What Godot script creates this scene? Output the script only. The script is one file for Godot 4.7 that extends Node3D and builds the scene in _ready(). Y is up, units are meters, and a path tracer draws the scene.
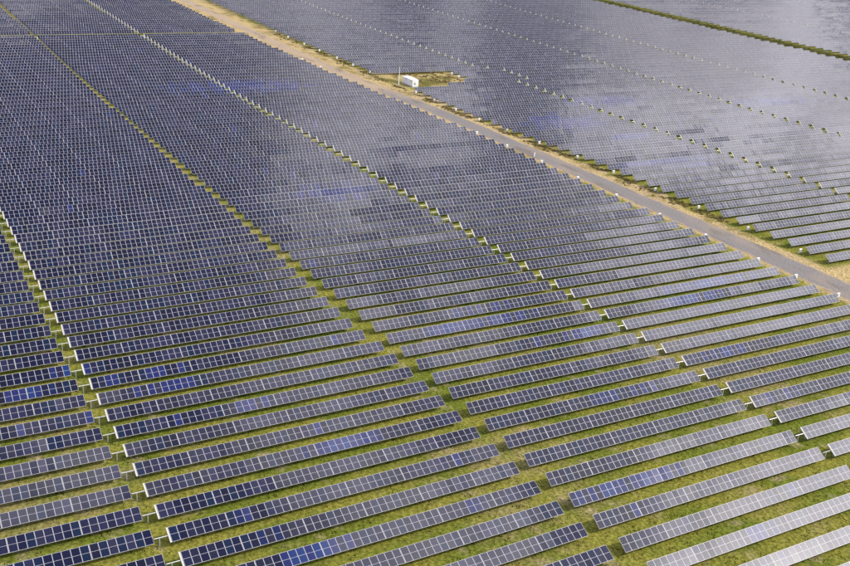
extends Node3D
# A solar farm seen from the air. x runs along the panel rows, -z runs away from the camera ("v" below is -z), y is up.

const HUB := 1.21              # height of the torque tube
const CHORD := 1.98
const CAM_H := 76.3
var cam: Camera3D
var M := {}
var rng := RandomNumberGenerator.new()
var n_coarse := FastNoiseLite.new()
var n_mid := FastNoiseLite.new()
var n_fine := FastNoiseLite.new()
var tints: Array[Color] = []
var module_meshes: Array[ArrayMesh] = []
var names := {}
var post_mesh: Mesh
var tube_mesh: Mesh
var plate_mesh: Mesh
var rail_mesh: Mesh

# ---------------------------------------------------------------- helpers
class Acc:
	var v := PackedVector3Array()
	var n := PackedVector3Array()
	var c := PackedColorArray()
	var i := PackedInt32Array()
	func quad(a: Vector3, b: Vector3, d: Vector3, e: Vector3, nn: Vector3, col: Color) -> void:
		var k := v.size()
		v.push_back(a); v.push_back(b); v.push_back(d); v.push_back(e)
		n.push_back(nn); n.push_back(nn); n.push_back(nn); n.push_back(nn)
		c.push_back(col); c.push_back(col); c.push_back(col); c.push_back(col)
		if (b - a).cross(d - a).dot(nn) > 0.0:   # front faces run clockwise
			i.push_back(k); i.push_back(k + 2); i.push_back(k + 1); i.push_back(k); i.push_back(k + 3); i.push_back(k + 2)
		else:
			i.push_back(k); i.push_back(k + 1); i.push_back(k + 2); i.push_back(k); i.push_back(k + 2); i.push_back(k + 3)
	func box(xf: Transform3D, size: Vector3, col := Color.WHITE) -> void:
		var h := size * 0.5
		var p: Array[Vector3] = []
		for k in 8:
			p.push_back(xf * Vector3(h.x if k & 1 else -h.x, h.y if k & 2 else -h.y, h.z if k & 4 else -h.z))
		var b := xf.basis.orthonormalized()
		quad(p[2], p[6], p[7], p[3], b.y, col)
		quad(p[0], p[1], p[5], p[4], -b.y, col)
		quad(p[4], p[5], p[7], p[6], b.z, col)
		quad(p[1], p[0], p[2], p[3], -b.z, col)
		quad(p[5], p[1], p[3], p[7], b.x, col)
		quad(p[0], p[4], p[6], p[2], -b.x, col)
	func add_to(m: ArrayMesh, mat: Material) -> void:
		if v.is_empty(): return
		var arr := []
		arr.resize(Mesh.ARRAY_MAX)
		arr[Mesh.ARRAY_VERTEX] = v; arr[Mesh.ARRAY_NORMAL] = n; arr[Mesh.ARRAY_COLOR] = c; arr[Mesh.ARRAY_INDEX] = i
		m.add_surface_from_arrays(Mesh.PRIMITIVE_TRIANGLES, arr)
		m.surface_set_material(m.get_surface_count() - 1, mat)

func numbered(called: String) -> String:
	var k: int = names.get(called, 0)
	names[called] = k + 1
	return called if k == 0 else "%s_%03d" % [called, k]

func meta(o: Node, label: String, category: String, group := "", kind := "") -> void:
	if label: o.set_meta("label", label)
	if category: o.set_meta("category", category)
	if group: o.set_meta("group", group)
	if kind: o.set_meta("kind", kind)

func part(called: String, mesh: Mesh, parent: Node, xf := Transform3D.IDENTITY, mat: Material = null) -> MeshInstance3D:
	var o := MeshInstance3D.new()
	o.name = called
	o.mesh = mesh
	if mat: o.material_override = mat
	o.transform = xf
	parent.add_child(o, true)
	return o

func std(albedo: Color, rough: float, metal := 0.0, spec := 0.5) -> StandardMaterial3D:
	var m := StandardMaterial3D.new()
	m.albedo_color = albedo.linear_to_srgb()
	m.roughness = rough
	m.metallic = metal
	m.metallic_specular = spec
	return m

func lerp_table(t: Array, v: float) -> float:   # [[v, u], ...] with v rising
	if v <= t[0][0]: return t[0][1]
	for k in range(1, t.size()):
		if v <= t[k][0]:
			return lerpf(t[k - 1][1], t[k][1], (v - t[k - 1][0]) / (t[k][0] - t[k - 1][0]))
	return t[t.size() - 1][1]

func to_px(p: Vector3) -> Vector3:   # where a point shows in an 850 x 566 picture, and its depth; used only to pick the largest tables
	var q := cam.transform.affine_inverse() * p
	return Vector3(425.0 + 1024.85 * q.x / -q.z, 283.0 - 1024.85 * q.y / -q.z, -q.z)

# ---------------------------------------------------------------- layout of the place
const LANE_A := [[60, 74.9], [120, 74.9], [180, 74.0], [240, 73.2], [288, 72.4], [377, 71.3], [600, 71.0]]
const LANE_A_HALF := [[150, 1.0], [200, 0.8], [290, 0.5]]
const LANE_B := [[60, 118.6], [90, 118.6], [145, 117.7], [215, 117.0], [250, 116.6], [320, 113.6], [600, 112.0]]
const ROAD_SIDE := [[60, 171.2], [122, 170.3], [140, 169.6], [200, 168.3], [245, 167.4], [264, 166.5], [289, 164.8], [307, 163.3], [340, 161.0], [393, 158.6], [466, 156.0], [600, 153.0]]
const FIELD_SIDE := [[60, 186.5], [140, 186.2], [175, 185.5], [225, 183.6], [252, 180.6], [280, 178.8], [314, 178.2], [374, 177.0], [427, 175.5], [600, 175.0]]
const ROAD_L := [[40, 174.6], [127, 173.4], [160, 172.8], [197, 172.2], [262, 170.0], [292, 168.4], [330, 164.8], [400, 162.6], [620, 160.6]]
const ROAD_R := [[40, 183.2], [127, 181.6], [160, 180.4], [198, 179.2], [270, 176.6], [302, 174.4], [339, 170.2], [400, 168.4], [620, 167.0]]
const LANE_D := [[60, 234.0], [174, 233.0], [217, 231.2], [262, 228.4], [305, 226.8], [323, 226.0], [325, 233.4], [346, 233.4], [348, 225.0], [434, 223.6], [600, 225.4]]
const LANE_D2 := [[60, 293.0], [221, 291.8], [258, 288.6], [600, 288.2]]
const LANE_E := [[60, 348.0], [279, 347.0], [312, 345.4], [415, 344.6], [600, 347.6]]
const LANE_G := [[60, 511.0], [401, 511.0], [507, 513.6], [600, 514.0]]
const LANE_H := [[60, 610.0], [600, 612.0]]
const BLUE := [[100, 214.5, 13, 7], [97, 140, 13, 4], [88, 137, 6, 2.5], [36, 137, 8, 4], [31, 142, 4, 3], [140.7, 133.5, 11, 6], [150, 138, 9, 5], [102.7, 108.6, 9, 3], [81, 85.4, 6, 3.5], [41, 90, 6, 3], [29, 93, 2, 3], [47, 126.6, 5, 3], [37, 97.6, 3, 3], [54, 110, 6, 3], [212.5, 240, 11, 6], [308, 270, 22, 8], [210, 212, 16, 7], [127.7, 110.8, 7, 3.5], [92, 69, 7, 3], [126, 95, 5, 3], [17.5, 140, 4, 2.4], [25, 145, 3, 3], [89, 87.3, 6, 3], [196, 214, 8, 4], [118, 330, 30, 12], [240, 285, 22, 9], [205, 262, 18, 12], [62, 88, 4, 3], [109, 127, 5, 3]]  # bluer module clusters; some farther ones paint reflected blue sky into the cells

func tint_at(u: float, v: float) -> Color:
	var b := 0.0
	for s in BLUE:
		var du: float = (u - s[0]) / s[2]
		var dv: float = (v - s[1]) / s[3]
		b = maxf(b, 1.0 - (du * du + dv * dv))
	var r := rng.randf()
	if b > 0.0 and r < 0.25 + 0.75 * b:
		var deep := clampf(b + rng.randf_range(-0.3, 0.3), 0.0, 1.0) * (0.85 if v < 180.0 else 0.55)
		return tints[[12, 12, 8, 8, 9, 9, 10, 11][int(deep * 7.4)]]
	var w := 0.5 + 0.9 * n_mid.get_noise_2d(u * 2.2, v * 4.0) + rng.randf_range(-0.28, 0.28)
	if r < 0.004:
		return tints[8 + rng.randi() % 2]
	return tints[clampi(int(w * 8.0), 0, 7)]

func camera_and_light() -> void:
	cam = Camera3D.new()
	cam.name = "camera"
	var fwd := Vector3(0.47561, -0.38015, -0.79328).normalized()
	var up := Vector3(0.12901, 0.92219, -0.36457)
	var right := fwd.cross(up).normalized()
	up = right.cross(fwd).normalized()
	cam.transform = Transform3D(Basis(right, up, -fwd), Vector3(0, CAM_H, 0))
	cam.fov = 30.86
	cam.near = 1.0
	cam.far = 9000.0
	add_child(cam)
	cam.current = true

	var env := Environment.new()
	env.background_mode = Environment.BG_SKY
	env.tonemap_mode = Environment.TONE_MAPPER_LINEAR
	env.tonemap_exposure = 1.08
	env.sdfgi_enabled = true
	env.ssao_enabled = true
	env.ssil_enabled = true
	var sky := Sky.new()
	var pano := PanoramaSkyMaterial.new()
	pano.panorama = ImageTexture.create_from_image(sky_image())
	sky.sky_material = pano
	env.sky = sky
	var we := WorldEnvironment.new()
	we.name = "world_environment"
	we.environment = env
	add_child(we)

	var sun := DirectionalLight3D.new()
	sun.name = "sun"
	sun.light_energy = 1.6
	sun.light_color = Color(1.0, 0.95, 0.87)
	sun.light_angular_distance = 0.8
	sun.shadow_enabled = true
	sun.look_at_from_position(Vector3.ZERO, -SUN)
	add_child(sun)

const SUN := Vector3(0.67, 0.635, 0.40)

func sky_image() -> Image:   # unseen broken cloud over blue; cloud layout and sun-side glow shaped for panel reflections
	var w := 1536
	var h := 768
	var img := Image.create(w, h, false, Image.FORMAT_RGBF)
	var big := FastNoiseLite.new()
	big.seed = 25879
	big.noise_type = FastNoiseLite.TYPE_SIMPLEX_SMOOTH
	big.frequency = 1.0
	big.fractal_octaves = 5
	big.fractal_gain = 0.6
	var puff := FastNoiseLite.new()
	puff.seed = 10833
	puff.noise_type = FastNoiseLite.TYPE_SIMPLEX_SMOOTH
	puff.frequency = 1.0
	puff.fractal_octaves = 4
	puff.fractal_gain = 0.55
	var s := SUN.normalized()
	for j in h:
		var th := (j + 0.5) / h * PI
		for i in w:
			var ph := (i + 0.5) / w * TAU
			var d := Vector3(sin(ph) * sin(th), cos(th), -cos(ph) * sin(th))
			if d.y <= 0.0:
				img.set_pixel(i, j, Color(0.20, 0.21, 0.16))
				continue
			var c := Vector3(0.60, 0.70, 0.88).lerp(Vector3(0.07, 0.17, 0.50), pow(d.y, 0.45))
			var q := Vector2(d.x, d.z) / (d.y + 0.22)
			var f := big.get_noise_2d(q.x * 0.9 + 3.1, q.y * 0.9 - 1.7) + 0.8 * puff.get_noise_2d(q.x * 3.4, q.y * 3.4)
			var cover := smoothstep(-0.06, 0.2, f)
			var e := q + Vector2(s.x, s.z) * 0.05
			var g := big.get_noise_2d(e.x * 0.9 + 3.1, e.y * 0.9 - 1.7) + 0.8 * puff.get_noise_2d(e.x * 3.4, e.y * 3.4)
			var lit := clampf(1.85 + (f - g) * 4.0 - 0.8 * smoothstep(0.2, 0.7, f), 0.8, 2.6)
			var near := maxf(d.dot(s), 0.0)
			var glow := 2.8 * pow(near, 6.0) + 6.0 * pow(near, 30.0)
			var cl := Vector3(0.94, 0.93, 1.07) * lit + Vector3(1.0, 0.96, 0.96) * glow
			c = (c + Vector3(1.0, 0.95, 0.88) * glow * 0.35).lerp(cl, cover)
			img.set_pixel(i, j, Color(c.x, c.y, c.z))
	return img

# ---------------------------------------------------------------- materials
func noise_image(size: int, sd: int, freq: float, lo: Color, hi: Color, oct := 5) -> ImageTexture:
	var n := FastNoiseLite.new()
	n.seed = sd
	n.frequency = freq
	n.fractal_octaves = oct
	n.fractal_gain = 0.62
	var g := n.get_seamless_image(size, size)
	var img := Image.create(size, size, false, Image.FORMAT_RGB8)
	for y in size:
		for x in size:
			img.set_pixel(x, y, lo.lerp(hi, g.get_pixel(x, y).r))
	img.generate_mipmaps()
	return ImageTexture.create_from_image(img)

func materials() -> void:
	var m := StandardMaterial3D.new()   # the ground: colour of what grows there from the vertices, fine grain from a texture
	m.vertex_color_use_as_albedo = true
	m.albedo_texture = noise_image(512, 3, 0.022, Color(0.50, 0.52, 0.48), Color(1.0, 1.0, 0.96))
	m.uv1_triplanar = true
	m.uv1_world_triplanar = true
	m.uv1_scale = Vector3.ONE * 0.13
	m.roughness = 1.0
	m.metallic_specular = 0.1
	M.ground = m

	m = StandardMaterial3D.new()
	m.vertex_color_use_as_albedo = true
	m.albedo_texture = noise_image(512, 8, 0.03, Color(0.72, 0.72, 0.73), Color(1.0, 0.99, 0.97))
	m.uv1_triplanar = true
	m.uv1_world_triplanar = true
	m.uv1_scale = Vector3.ONE * 0.11
	m.roughness = 0.92
	m.metallic_specular = 0.25
	M.road = m

	m = StandardMaterial3D.new()
	m.vertex_color_use_as_albedo = true
	m.roughness = 0.9
	m.metallic_specular = 0.1
	M.tuft = m

	m = StandardMaterial3D.new()   # textured solar glass over cells
	m.vertex_color_use_as_albedo = true
	m.roughness = 0.09
	m.metallic_specular = 0.5
	M.cell = m
	M.frame = std(Color(0.29, 0.29, 0.31), 0.5, 0.0)
	M.steel = std(Color(0.42, 0.43, 0.43), 0.45, 0.6)
	M.white = std(Color(0.70, 0.70, 0.68), 0.5)
	M.plate = std(Color(0.34, 0.335, 0.32), 0.7)
	M.cabinet = std(Color(0.56, 0.56, 0.54), 0.6)
	M.grey = std(Color(0.35, 0.36, 0.36), 0.6)
	M.dark = std(Color(0.05, 0.05, 0.05), 0.7)
	# cell colours: eight from near-black navy to violet grey, then five blues, some painting reflected sky
	tints = [Color(0.0040, 0.0049, 0.0150), Color(0.0052, 0.0065, 0.0194), Color(0.0065, 0.0072, 0.0185), Color(0.0072, 0.0081, 0.0238), Color(0.0091, 0.0096, 0.0229), Color(0.0105, 0.0105, 0.0255), Color(0.0124, 0.0129, 0.0282), Color(0.0151, 0.0153, 0.0317),
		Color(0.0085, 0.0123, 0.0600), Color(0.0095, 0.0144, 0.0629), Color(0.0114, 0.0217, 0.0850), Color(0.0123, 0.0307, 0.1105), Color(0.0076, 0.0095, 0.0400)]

# ---------------------------------------------------------------- one module
const MW := 0.985
const ML := 1.96
func add_module(fr: Acc, ce: Acc, xf: Transform3D, col: Color, slim: bool) -> void:
	var b := xf.basis
	var hx := b.x * (MW * 0.5)
	var hz := b.z * (ML * 0.5)
	var o := xf.origin
	var t := o + b.y * 0.04
	var w := Color.WHITE
	fr.quad(t - hx - hz, t + hx - hz, t + hx + hz, t - hx + hz, b.y, w)
	fr.quad(o - hx + hz, t - hx + hz, t + hx + hz, o + hx + hz, b.z, w)
	fr.quad(o - hx - hz, t - hx - hz, t - hx + hz, o - hx + hz, -b.x, w)
	if not slim:
		fr.quad(o + hx - hz, t + hx - hz, t + hx + hz, o + hx + hz, b.x, w)
		fr.quad(o - hx - hz, t - hx - hz, t + hx - hz, o + hx - hz, -b.z, w)
		fr.quad(o - hx - hz, o + hx - hz, o + hx + hz, o - hx + hz, -b.y, w)
	var cx := b.x * 0.461
	var top := t + b.y * 0.004
	for s in [-1.0, 1.0]:
		var z0: Vector3 = b.z * (0.017 * s)
		var z1: Vector3 = b.z * (0.945 * s)
		ce.quad(top - cx + z0, top + cx + z0, top + cx + z1, top - cx + z1, b.y, col)

func tilt_of(block: int, v: float) -> float:   # the tables lean 26 to 40 degrees towards the viewer, a little differently from place to place
	if block < 2: return lerp_table([[115, 0.46], [160, 0.60], [220, 0.69]], v)
	return lerp_table([[125, 0.576], [165, 0.65], [220, 0.69]], v)

func slope_basis(tilt: float) -> Basis:
	return Basis(Vector3(1, 0, 0), tilt)   # turns y to the panel normal and z to the downhill direction

# ---------------------------------------------------------------- the tables
func lay_out() -> Array:
	# every table of the farm in or near the picture: block, row, left end, right end, top-edge v
	var out := []
	var blocks := [
		[0, 5.0, 105.0, 0.010, false], [1, 5.0, 105.0, 0.020, true], [2, 5.13, 81.5, 0.004, false], [3, 5.13, 81.6, 0.0, true],
		[4, 5.32, 139.6, 0.0, false], [5, 5.32, 139.6, 0.0, true], [6, 5.32, 139.6, 0.0, true], [7, 5.32, 139.6, 0.0, true],
		[8, 5.32, 141.0, 0.0, false], [9, 5.32, 141.0, 0.0, true], [10, 5.32, 141.0, 0.0, true]]
	for b in blocks:
		var row := 0
		for k in range(-14, 110):
			var v: float = b[2] + b[1] * k
			if v < 48.0 or v > 590.0: continue
			if b[0] >= 4 and k < 0: continue
			if b[0] <= 3 and absf(v - 437.0) < 2.6: continue          # the cross track
			var l := 0.0
			var r := 0.0
			match b[0]:
				0: l = -21.0; r = 25.7
				1: l = 27.05; r = lerp_table(LANE_A, v) - lerp_table(LANE_A_HALF, v)
				2: l = lerp_table(LANE_A, v) + lerp_table(LANE_A_HALF, v); r = lerp_table(LANE_B, v) - 0.7
				3: l = lerp_table(LANE_B, v) + 0.65; r = lerp_table(ROAD_SIDE, v)
				4:
					l = lerp_table(FIELD_SIDE, v)
					r = lerp_table(LANE_D, v) - 0.5
					if v > 317.0 and v < 346.0: l = 195.0 if v < 323.0 else (205.0 if v < 328.0 else 209.5)            # the clearing behind the container
				5: l = lerp_table(LANE_D, v) + 0.4; r = lerp_table(LANE_D2, v) - 0.5
				6: l = lerp_table(LANE_D2, v) + 0.4; r = lerp_table(LANE_E, v) - 0.5
				7: l = lerp_table(LANE_E, v) + 0.4; r = 428.5 + n_mid.get_noise_1d(v * 8.0) * 1.5
				8: l = 445.5 + n_mid.get_noise_1d(v * 9.0) * 1.5; r = lerp_table(LANE_G, v) - 0.5
				9: l = lerp_table(LANE_G, v) + 0.4; r = lerp_table(LANE_H, v) - 0.5
				10: l = lerp_table(LANE_H, v) + 0.4; r = 700.0
			# how much of it the picture shows
			var area := 0.0
			var inside := false
			var close := false
			var depth := 1e9
			var n := int(r - l)
			for s in range(0, n + 1, 2):
				var px := to_px(Vector3(l + s, 1.3, -(v - 0.8 + b[3] * s)))
				if px.x > -3 and px.x < 853 and px.y > -2 and px.y < 569:
					inside = true
					area += 1.0 / (px.z * px.z)
					depth = minf(depth, px.z)
				if px.x > -70 and px.x < 920 and px.y > -22 and px.y < 620: close = true
			if not close: continue
			if inside: row += 1
			out.append({"block": b[0], "row": row if inside else 0, "l": l, "r": r, "v": v, "slope": b[3], "plate": b[4], "area": area, "depth": depth})
	return out

func table_modules(t: Dictionary) -> Array:   # [transform in the table's frame, colour], the table's frame starts at its left end under the tube
	var out := []
	var rails := []
	t.rails = rails
	var x := 0.29 if t.plate else 0.02
	var length: float = (t.r - t.l) / cos(t.slope)
	var k := 0
	var sb := slope_basis(t.tilt)
	var lean := rng.randfn(0.0, 0.006)
	var bay_a := lean + rng.randfn(0.0, 0.005)
	var bay_b := rng.randfn(0.0, 0.004)
	while x + 1.0 <= length + 0.01:
		if k > 0 and k % 8 == 7:
			x += 0.07
			bay_a = lean + rng.randfn(0.0, 0.005)
			bay_b = rng.randfn(0.0, 0.004)
			rails.append(x - 0.035)
		var j := Basis(Vector3(1, 0, 0), bay_a + rng.randfn(0.0, 0.003)) * Basis(Vector3(0, 0, 1), bay_b + rng.randfn(0.0, 0.003))
		var b := sb * j
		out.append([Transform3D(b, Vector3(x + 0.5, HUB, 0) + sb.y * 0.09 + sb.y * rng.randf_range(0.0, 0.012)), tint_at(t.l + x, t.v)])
		x += 1.0
		k += 1
	t.last = x
	return out

func ordinal(n: int) -> String:
	var ones := ["", "first", "second", "third", "fourth", "fifth", "sixth", "seventh", "eighth", "ninth", "tenth", "eleventh", "twelfth", "thirteenth", "fourteenth", "fifteenth", "sixteenth", "seventeenth", "eighteenth", "nineteenth"]
	if n < 20: return ones[n]
	var tens := ["", "", "twenty", "thirty", "forty", "fifty", "sixty", "seventy", "eighty", "ninety"]
	var tenth := ["", "", "twentieth", "thirtieth", "fortieth", "fiftieth", "sixtieth", "seventieth", "eightieth", "ninetieth"]
	if n % 10 == 0: return tenth[n / 10]
	return tens[n / 10] + "-" + ones[n % 10]

const BLOCK_PHRASE := ["in leftmost block", "in block left of green walkway", "in block right of green walkway", "in block along road's near side",
	"in first block beyond road", "in second block beyond road", "in third block beyond road", "in fourth block beyond road",
	"in block behind dark strip", "in second block behind dark strip", "in third block behind dark strip"]

func build_tables() -> void:
	var all := lay_out()
	var order := all.duplicate()
	order.sort_custom(func(a, b): return a.area > b.area)
	for k in order.size():
		order[k].single = k < 300 and order[k].row > 0
	var singles := 0
	var near_modules := 0
	var far_fr := Acc.new()
	var far_ce := Acc.new()
	var far_st := Acc.new()
	var far_pl := Acc.new()
	post_mesh = box_mesh(Vector3(0.13, HUB, 0.16), M.steel)
	var cyl := CylinderMesh.new()
	cyl.top_radius = 0.07; cyl.bottom_radius = 0.07; cyl.height = 1.0; cyl.radial_segments = 8; cyl.rings = 0
	cyl.material = M.steel
	tube_mesh = cyl
	rail_mesh = box_mesh(Vector3(0.045, 0.04, CHORD), M.frame)
	plate_mesh = box_mesh(Vector3(0.20, 0.07, CHORD + 0.04), M.plate)
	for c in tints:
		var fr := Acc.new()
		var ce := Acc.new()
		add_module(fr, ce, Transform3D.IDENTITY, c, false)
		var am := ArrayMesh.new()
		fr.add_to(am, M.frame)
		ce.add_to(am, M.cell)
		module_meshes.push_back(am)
	for t in all:
		t.tilt = tilt_of(t.block, t.v)
		var sb := slope_basis(t.tilt)
		var base := Transform3D(Basis(Vector3.UP, t.slope), Vector3(t.l, 0, -(t.v - 0.83)))
		var mods := table_modules(t)
		var length: float = (t.r - t.l) / cos(t.slope)
		var tube_l := (-1.62 if t.block < 4 else -0.9) if t.plate else 0.1
		var tube_r: float = t.last - 0.06
		var posts := []
		if t.plate: posts.append(-0.95 if t.block < 4 else -0.45)
		var px := 0.9
		while px < t.last:
			posts.append(px)
			px += 8.07
		if posts[posts.size() - 1] < length - 2.5: posts.append(t.last - 0.8)
		var tube_xf := Transform3D(Basis(Vector3(0, 0, 1), PI / 2) * Basis.from_scale(Vector3(1, tube_r - tube_l, 1)), Vector3((tube_l + tube_r) * 0.5, HUB, 0))
		var plate_xf := Transform3D(sb, Vector3(0.15, HUB, 0) + sb.y * 0.10)
		if t.single:
			singles += 1
			var o := Node3D.new()
			o.name = numbered("solar_panel_table")
			o.transform = base
			add_child(o)
			var blue := 0
			for m in mods:
				if m[1].b > 0.05: blue += 1
			var look := "dark panel row"
			if blue > 5: look = "panel row with blue-tinted modules"
			meta(o, "%s, %s from front, %s" % [look, ordinal(t.row), BLOCK_PHRASE[t.block]], "solar panel", "tilted solar panel tables in long parallel rows")
			if t.depth < 190.0:
				for m in mods:
					near_modules += 1
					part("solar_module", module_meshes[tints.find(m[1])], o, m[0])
			else:
				var fr := Acc.new()
				var ce := Acc.new()
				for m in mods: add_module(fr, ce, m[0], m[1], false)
				var am := ArrayMesh.new()
				fr.add_to(am, M.frame)
				ce.add_to(am, M.cell)
				part("module_band", am, o).set_meta("kind", "stuff")
			for rx in t.rails: part("joint_rail", rail_mesh, o, Transform3D(sb, Vector3(rx, HUB, 0) + sb.y * 0.10))
			part("torque_tube", tube_mesh, o, tube_xf)
			for p in posts: part("post", post_mesh, o, Transform3D(Basis.IDENTITY, Vector3(p, HUB * 0.5 - 0.02, 0)))
			if t.plate: part("white_end_plate", plate_mesh, o, plate_xf)
		else:
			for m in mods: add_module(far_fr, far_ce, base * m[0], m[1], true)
			for rx in t.rails: far_fr.box(base * Transform3D(sb, Vector3(rx, HUB, 0) + sb.y * 0.10), Vector3(0.045, 0.04, CHORD))
			far_st.box(base * Transform3D(Basis.IDENTITY, Vector3((tube_l + tube_r) * 0.5, HUB, 0)), Vector3(tube_r - tube_l, 0.12, 0.12))
			for p in posts: far_st.box(base * Transform3D(Basis.IDENTITY, Vector3(p, HUB * 0.5 - 0.02, 0)), Vector3(0.13, HUB, 0.16))
			if t.plate: far_pl.box(base * plate_xf, Vector3(0.20, 0.07, CHORD + 0.04))
	var far := ArrayMesh.new()
	far_fr.add_to(far, M.frame)
	far_ce.add_to(far, M.cell)
	far_st.add_to(far, M.steel)
	far_pl.add_to(far, M.plate)
	var fo := part("distant_solar_panels", far, self)
	meta(fo, "dense mass of small distant solar panel rows towards the top of the picture", "solar panel", "", "stuff")
	print("tables ", all.size(), " singles ", singles, " near modules ", near_modules, " far verts ", far_fr.v.size())

func box_mesh(size: Vector3, mat: Material) -> ArrayMesh:
	var a := Acc.new()
	a.box(Transform3D.IDENTITY, size)
	var am := ArrayMesh.new()
	a.add_to(am, mat)
	return am

# ---------------------------------------------------------------- ground and road
func ground_color(u: float, v: float) -> Color:
	var c1 := n_coarse.get_noise_2d(u, v)
	var c2 := n_mid.get_noise_2d(u, v)
	var c3 := n_fine.get_noise_2d(u, v)
	var grass := Color(0.240, 0.230, 0.050).lerp(Color(0.150, 0.178, 0.030), smoothstep(-0.3, 0.4, c2 + 0.6 * n_fine.get_noise_2d(u * 0.12, v * 0.9)))
	grass = grass.lerp(Color(0.310, 0.260, 0.120), smoothstep(0.05, 0.6, c1 * 0.8 + c3 * 0.5) * 0.8)
	grass = grass.lerp(Color(0.42, 0.34, 0.23), smoothstep(0.40, 0.62, c3 + 0.25 * c2) * 0.6)
	grass = grass.lerp(Color(0.33, 0.28, 0.12), (1.0 - smoothstep(0.7, 1.6, absf(u - lerp_table(LANE_A, v)))) * smoothstep(120.0, 260.0, v + 40.0 * c2) * 0.8)
	var straw := Color(0.54, 0.41, 0.22).lerp(Color(0.48, 0.36, 0.23), smoothstep(-0.3, 0.4, c2)).lerp(Color(0.26, 0.21, 0.075), smoothstep(0.02, 0.42, c3 + 0.6 * c2 + 0.3 * c1 - 0.22 * (1.0 - smoothstep(0.5, 3.0, maxf(lerp_table(ROAD_L, v) - u, u - lerp_table(ROAD_R, v))))))
	# the verges of the road are dry straw and bare earth
	var l := lerp_table(ROAD_L, v)
	var r := lerp_table(ROAD_R, v)
	var d := maxf(l - u, u - r)
	var reach := 1.7 + 2.6 * c2 if u < l else 4.4 + 5.0 * c2
	if u > r and v < 137.0: reach = 60.0
	reach += 4.0 * smoothstep(250.0, 330.0, v)
	var k := 1.0 - smoothstep(reach - 1.2, reach + 1.2, d)
	# the clearing by the container
	if u > 176.0 and u < 212.5 and v > 322.5 and v < 349.0:
		k = 0.75
		straw = straw.lerp(Color(0.16, 0.13, 0.05), smoothstep(-0.1, 0.3, c2))
	# fresh green at the front of the far field
	var green := smoothstep(0.0, 2.0, u - r - 2.4 - 2.0 * c3) * smoothstep(135.0, 138.0, v) * (1.0 - smoothstep(165.0, 180.0, v))
	k *= 1.0 - green * 0.95
	if u > 428.0 and u < 446.0: grass = Color(0.060, 0.068, 0.018).lerp(Color(0.15, 0.125, 0.05), smoothstep(0.0, 0.45, c3 + 0.5 * c2))
	if u < 160.0 and absf(v - 436.0) < 2.5:
		k = 0.9
		straw = Color(0.55, 0.48, 0.38)
	return grass.lerp(straw, k)

func build_ground() -> void:
	var us := PackedFloat32Array([-4000, -1500, -500, -150, -60, -25])
	var vs := PackedFloat32Array([-4000, -1500, -400, -100, 0, 30])
	var x := -10.0
	while x < 720.0:
		us.push_back(x)
		x += 0.9 if x < 215.0 else 2.6
	us.append_array([760, 900, 1500, 4500])
	x = 42.0
	while x < 600.0:
		vs.push_back(x)
		x += 0.9 if x < 215.0 else 2.4
	vs.append_array([640, 800, 1500, 6000])
	var arr := []
	arr.resize(Mesh.ARRAY_MAX)
	var vv := PackedVector3Array()
	var nn := PackedVector3Array()
	var cc := PackedColorArray()
	var ii := PackedInt32Array()
	for v in vs:
		for u in us:
			vv.push_back(Vector3(u, 0, -v))
			nn.push_back(Vector3.UP)
			cc.push_back(ground_color(u, v))
	var w := us.size()
	for j in vs.size() - 1:
		for i in w - 1:
			var k := j * w + i
			ii.append_array([k, k + w, k + 1, k + 1, k + w, k + w + 1])
	arr[Mesh.ARRAY_VERTEX] = vv; arr[Mesh.ARRAY_NORMAL] = nn; arr[Mesh.ARRAY_COLOR] = cc; arr[Mesh.ARRAY_INDEX] = ii
	var am := ArrayMesh.new()
	am.add_surface_from_arrays(Mesh.PRIMITIVE_TRIANGLES, arr)
	am.surface_set_material(0, M.ground)
	part("ground", am, self).set_meta("kind", "structure")

	# the road: grey asphalt near, dusty gravel further out
	var a := Acc.new()
	var rows := []
	var v := -60.0
	while v < 900.0:
		var l := lerp_table(ROAD_L, v) + 0.35 * n_mid.get_noise_2d(v * 3.0, 7.0)
		var r := lerp_table(ROAD_R, v) + 0.35 * n_mid.get_noise_2d(v * 3.0, 91.0)
		var line := []
		for s in 17:
			var f := s / 16.0
			var u := lerpf(l, r, f)
			var dusty := clampf(smoothstep(290.0, 340.0, v) + 0.5 * n_mid.get_noise_2d(u * 1.5, v * 0.7), 0.0, 1.0)
			var edge := smoothstep(0.36, 0.5, absf(f - 0.5) + 0.12 * n_fine.get_noise_2d(u, v))
			var col := Color(0.190, 0.180, 0.175).lerp(Color(0.36, 0.28, 0.19), maxf(dusty, edge * 0.7))
			var rut := maxf(1.0 - absf(absf(f - 0.5) - 0.21) / 0.09, 0.0) * (0.55 + 0.45 * n_mid.get_noise_2d(u * 0.6, v * 0.5))
			col = col.lerp(Color(0.24, 0.225, 0.21), rut * 0.5).lerp(Color(0.12, 0.105, 0.09), smoothstep(0.2, 0.5, n_mid.get_noise_2d(u * 2.0 + 50.0, v * 0.6)) * 0.5)
			line.append([Vector3(u, 0.02, -v), col])
		rows.append(line)
		v += 1.5
	for j in rows.size() - 1:
		for s in 16:
			var k := a.v.size()
			for e in [rows[j][s], rows[j + 1][s], rows[j + 1][s + 1], rows[j][s + 1]]:
				a.v.push_back(e[0]); a.n.push_back(Vector3.UP); a.c.push_back(e[1])
			a.i.append_array([k, k + 1, k + 2, k, k + 2, k + 3])
	am = ArrayMesh.new()
	a.add_to(am, M.road)
	part("road", am, self).set_meta("kind", "structure")

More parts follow.
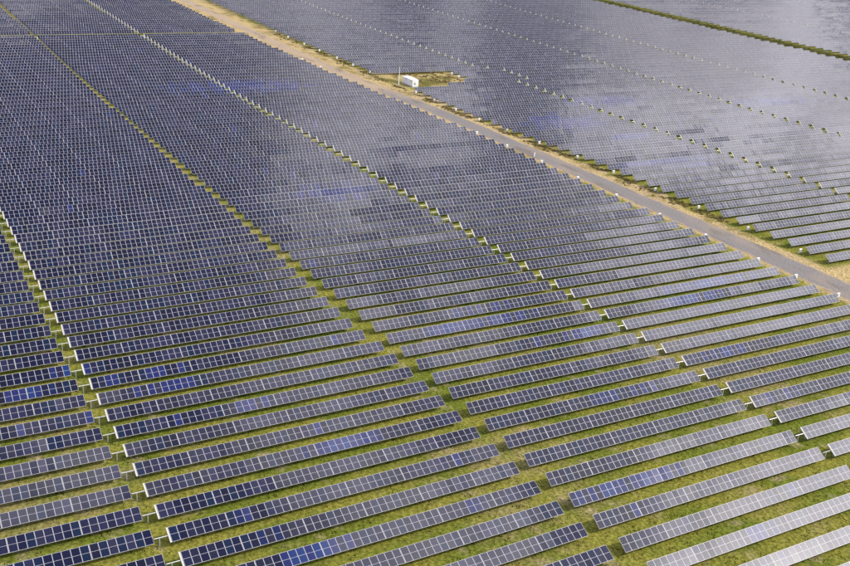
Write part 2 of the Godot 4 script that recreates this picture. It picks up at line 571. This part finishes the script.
func build_grass() -> void:
	# low tufts of grass and weeds in the strips between the rows
	var a := Acc.new()
	var r2 := RandomNumberGenerator.new()
	r2.seed = 5
	for k in 9:
		var ang := r2.randf() * TAU
		var off := Vector3(r2.randf_range(-0.5, 0.5), 0, r2.randf_range(-0.5, 0.5))
		var side := Vector3(cos(ang), 0, sin(ang)) * r2.randf_range(0.12, 0.25)
		var lean := Vector3(r2.randf_range(-0.3, 0.3), 0, r2.randf_range(-0.3, 0.3))
		var top := off + lean + Vector3(0, r2.randf_range(0.5, 1.0), 0)
		var nrm := (Vector3(-side.z, 0, side.x).normalized() * 0.5 + Vector3.UP).normalized()
		a.quad(off - side, top - side * 0.3, top + side * 0.3, off + side, nrm, Color.WHITE)
	var am := ArrayMesh.new()
	a.add_to(am, M.tuft)
	var xs: Array[Transform3D] = []
	var cs: Array[Color] = []
	for k in 110000:
		var v := 50.0 + 200.0 * pow(r2.randf(), 1.6)
		var u := r2.randf_range(0.0, 200.0)
		var px := to_px(Vector3(u, 0, -v))
		if px.x < -60 or px.x > 910 or px.y > 610: continue
		if u > lerp_table(ROAD_L, v) - 0.7 and u < lerp_table(ROAD_R, v) + 0.7: continue
		var f := n_fine.get_noise_2d(u * 1.3, v * 1.3)
		if r2.randf() > 0.45 + f: continue
		var sz := r2.randf_range(0.08, 0.22) * (1.0 + 0.8 * maxf(f, 0.0))
		xs.append(Transform3D(Basis(Vector3.UP, r2.randf() * TAU) * Basis.from_scale(Vector3(sz * 1.6, sz * 0.6, sz * 1.6)), Vector3(u, -0.01, -v)))
		var g := ground_color(u, v)
		var m := r2.randf_range(0.75, 1.2)
		cs.append(Color(g.r * m, g.g * m * r2.randf_range(0.95, 1.08), g.b * m))
	var mm := MultiMesh.new()
	mm.transform_format = MultiMesh.TRANSFORM_3D
	mm.use_colors = true
	mm.mesh = am
	mm.instance_count = xs.size()
	for k in xs.size():
		mm.set_instance_transform(k, xs[k])
		mm.set_instance_color(k, cs[k])
	var o := MultiMeshInstance3D.new()
	o.name = "grass"
	o.multimesh = mm
	add_child(o)
	meta(o, "short yellow-green grass and weeds growing between the panel rows", "grass", "", "stuff")
	print("tufts ", xs.size())

func build_scrub() -> void:
	# dry bushes and weeds: along the verge of the far field, on the clearing and in the dark strip between far blocks
	var r2 := RandomNumberGenerator.new()
	r2.seed = 15
	var a := Acc.new()
	for k in 46:
		var d := Vector3(r2.randfn(), absf(r2.randfn()) * 0.8, r2.randfn()).normalized()
		var p := d * r2.randf_range(0.25, 0.52) + Vector3(0, 0.12, 0)
		var e := Vector3(r2.randfn(), r2.randfn(), r2.randfn()).normalized()
		var x := d.cross(e).normalized() * r2.randf_range(0.06, 0.13)
		var y := (e + d * 0.4).normalized() * r2.randf_range(0.10, 0.2)
		var nn := (x.cross(y).normalized())
		if nn.dot(d) < 0.0: nn = -nn
		a.quad(p - x, p - y, p + x, p + y, nn, Color.WHITE)
	var am := ArrayMesh.new()
	a.add_to(am, M.tuft)
	var xs: Array[Transform3D] = []
	var cs: Array[Color] = []
	for k in 5200:
		var v := r2.randf_range(140.0, 560.0)
		var u := 0.0
		var sz := r2.randf_range(0.4, 1.1)
		var kind := r2.randf()
		if kind < 0.55:
			u = r2.randf_range(429.5, 445.0)
			sz *= 1.5
		elif kind < 0.9:
			v = 140.0 + 300.0 * pow(r2.randf(), 1.5)
			u = lerp_table(FIELD_SIDE, v) - absf(r2.randfn(0.0, 1.6)) + 0.3
			if v < 168.0: continue
			if u < lerp_table(ROAD_R, v) + 1.0: continue
		else:
			u = r2.randf_range(184.5, 207.5); v = r2.randf_range(328.0, 347.0)
		if n_mid.get_noise_2d(u * 1.6 + 30.0, v * 1.6) < r2.randf_range(-0.3, 0.3): continue
		xs.append(Transform3D(Basis(Vector3.UP, r2.randf() * TAU) * Basis.from_scale(Vector3(sz, sz * r2.randf_range(0.5, 0.9), sz)), Vector3(u, 0, -v)))
		var g := Color(0.075, 0.085, 0.022).lerp(Color(0.20, 0.145, 0.065), clampf(r2.randf() * (0.55 if kind < 0.55 else 1.3), 0.0, 1.0))
		cs.append(g)
	var mm := MultiMesh.new()
	mm.transform_format = MultiMesh.TRANSFORM_3D
	mm.use_colors = true
	mm.mesh = am
	mm.instance_count = xs.size()
	for k in xs.size():
		mm.set_instance_transform(k, xs[k])
		mm.set_instance_color(k, cs[k])
	var o := MultiMeshInstance3D.new()
	o.name = "scrub"
	o.multimesh = mm
	add_child(o)
	meta(o, "dry brown and dark green scrub along the road verge and far strip", "scrub", "", "stuff")

# ---------------------------------------------------------------- small things
func build_boxes() -> void:
	var far_side := [438.2, 423.8, 407.0, 392.0, 375.9, 361.6, 347.2, 312.3, 299.5, 285.7, 272.0, 257.1, 241.9, 225.5, 209.9, 193.3, 177.7, 161.2, 145.4]
	var near_side := [375.0, 359.0, 257.0, 241.3, 224.2, 207.9, 192.1, 176.0, 160.5, 144.5, 134.1, 123.4]
	far_side.reverse()
	near_side.reverse()
	var k := 0
	for v in far_side:
		k += 1
		inverter_box(Vector3(lerp_table(FIELD_SIDE, v) - 0.7, 0, -v), 0.0, "white electrical cabinet, %s from the front on the far roadside, at row end" % ordinal(k), "electrical cabinets along the far roadside")
	k = 0
	for v in near_side:
		k += 1
		inverter_box(Vector3(lerp_table(ROAD_SIDE, v) + 1.5, 0, -v), 0.0, "white electrical cabinet, %s from the front on the near roadside, at row end" % ordinal(k), "electrical cabinets along the near roadside")
	inverter_box(Vector3(208.6, 0, -340.0), 0.0, "white electrical cabinet at the back right edge of the bare clearing", "electrical cabinets in the clearing")
	inverter_box(Vector3(208.4, 0, -334.4), 0.0, "white electrical cabinet at the front right edge of the bare clearing", "electrical cabinets in the clearing")

func inverter_box(at: Vector3, turn: float, label: String, group: String) -> void:
	var o := Node3D.new()
	o.name = numbered("electrical_cabinet")
	o.transform = Transform3D(Basis(Vector3.UP, turn) * Basis.from_scale(Vector3.ONE * 0.86), at)
	add_child(o)
	meta(o, label, "cabinet", group)
	part("cabinet_body", box_mesh(Vector3(0.78, 0.85, 0.40), M.cabinet), o, Transform3D(Basis.IDENTITY, Vector3(0, 0.93, 0)))
	part("rain_hood", box_mesh(Vector3(0.86, 0.05, 0.50), M.cabinet), o, Transform3D(Basis(Vector3(1, 0, 0), 0.12), Vector3(0, 1.40, 0.02)))
	part("door", box_mesh(Vector3(0.68, 0.74, 0.02), M.cabinet), o, Transform3D(Basis.IDENTITY, Vector3(0, 0.93, 0.213)))
	for s in [-1, 1]:
		part("leg", box_mesh(Vector3(0.08, 0.48, 0.08), M.steel), o, Transform3D(Basis.IDENTITY, Vector3(0.34 * s, 0.235, 0)))

func build_container() -> void:
	var o := Node3D.new()
	o.name = numbered("container_building")
	o.transform = Transform3D(Basis(Vector3.UP, 0.0), Vector3(183.25, 0, -327.1))
	add_child(o)
	meta(o, "long white prefabricated container building beside the road, by the bare clearing", "container")
	cabin(o, 2.4, 2.5, 8.0)
	o = Node3D.new()
	o.name = numbered("container_building")
	o.transform = Transform3D(Basis(Vector3.UP, PI / 2), Vector3(183.0, 0, -537.0))
	add_child(o)
	meta(o, "far white cabin beside the road, cut by the top edge of the picture", "container")
	cabin(o, 2.5, 2.7, 6.0)

	# lightning mast
	o = Node3D.new()
	o.name = numbered("mast")
	o.position = Vector3(178.2, 0, -326.6)
	add_child(o)
	meta(o, "thin pale steel mast standing just left of the white container building", "mast")
	var cyl := CylinderMesh.new()
	cyl.top_radius = 0.07; cyl.bottom_radius = 0.15; cyl.height = 7.0; cyl.radial_segments = 10
	cyl.material = M.white
	part("pole", cyl, o, Transform3D(Basis.IDENTITY, Vector3(0, 3.5, 0)))
	part("base_plate", box_mesh(Vector3(0.6, 0.12, 0.6), M.grey), o, Transform3D(Basis.IDENTITY, Vector3(0, 0.05, 0)))
	var rod := CylinderMesh.new()
	rod.top_radius = 0.015; rod.bottom_radius = 0.03; rod.height = 0.9; rod.radial_segments = 6
	rod.material = M.steel
	part("lightning_rod", rod, o, Transform3D(Basis.IDENTITY, Vector3(0, 7.4, 0)))

	# marker post by the road
	o = Node3D.new()
	o.name = numbered("marker_post")
	o.position = Vector3(172.0, 0, -231.5)
	add_child(o)
	meta(o, "short white marker post at the edge of the road", "post")
	part("stake", box_mesh(Vector3(0.22, 1.3, 0.16), M.white), o, Transform3D(Basis.IDENTITY, Vector3(0, 0.64, 0)))
	part("cap", box_mesh(Vector3(0.26, 0.06, 0.20), M.grey), o, Transform3D(Basis.IDENTITY, Vector3(0, 1.32, 0)))

func cabin(o: Node3D, w: float, h: float, l: float) -> void:
	var I := Basis.IDENTITY
	part("plinth", box_mesh(Vector3(w - 0.1, 0.3, l - 0.1), M.grey), o, Transform3D(I, Vector3(0, 0.14, 0)))
	part("wall", box_mesh(Vector3(w, h - 0.3, l), M.white), o, Transform3D(I, Vector3(0, 0.29 + (h - 0.3) * 0.5, 0)))
	part("roof", box_mesh(Vector3(w + 0.16, 0.14, l + 0.16), M.white), o, Transform3D(I, Vector3(0, h + 0.06, 0)))
	for s in [-0.3, 0.1]:
		var d := part("door", box_mesh(Vector3(0.05, 2.0, 1.0), M.white), o, Transform3D(I, Vector3(-w * 0.5 - 0.02, 1.33, l * s)))
		part("handle", box_mesh(Vector3(0.05, 0.14, 0.04), M.dark), d, Transform3D(I, Vector3(-0.045, 0.0, 0.4)))
	for s in [-0.12, 0.3]:
		var g := part("vent", box_mesh(Vector3(0.05, 0.6, 0.9), M.grey), o, Transform3D(I, Vector3(-w * 0.5 - 0.02, 1.9, l * s)))
		for q in 3: part("louvre", box_mesh(Vector3(0.03, 0.08, 0.8), M.white), g, Transform3D(I, Vector3(-0.04, -0.18 + 0.18 * q, 0)))
	part("air_conditioner", box_mesh(Vector3(0.9, 0.7, 0.35), M.white), o, Transform3D(I, Vector3(0.2, 1.7, l * 0.5 + 0.17)))

func _ready() -> void:
	rng.seed = 77
	n_coarse.seed = 21; n_coarse.frequency = 0.022; n_coarse.fractal_octaves = 3
	n_mid.seed = 5; n_mid.frequency = 0.07; n_mid.fractal_octaves = 3
	n_fine.seed = 9; n_fine.frequency = 0.23; n_fine.fractal_octaves = 4
	camera_and_light()
	materials()
	build_ground()
	build_tables()
	build_boxes()
	build_container()
	build_grass()
	build_scrub()
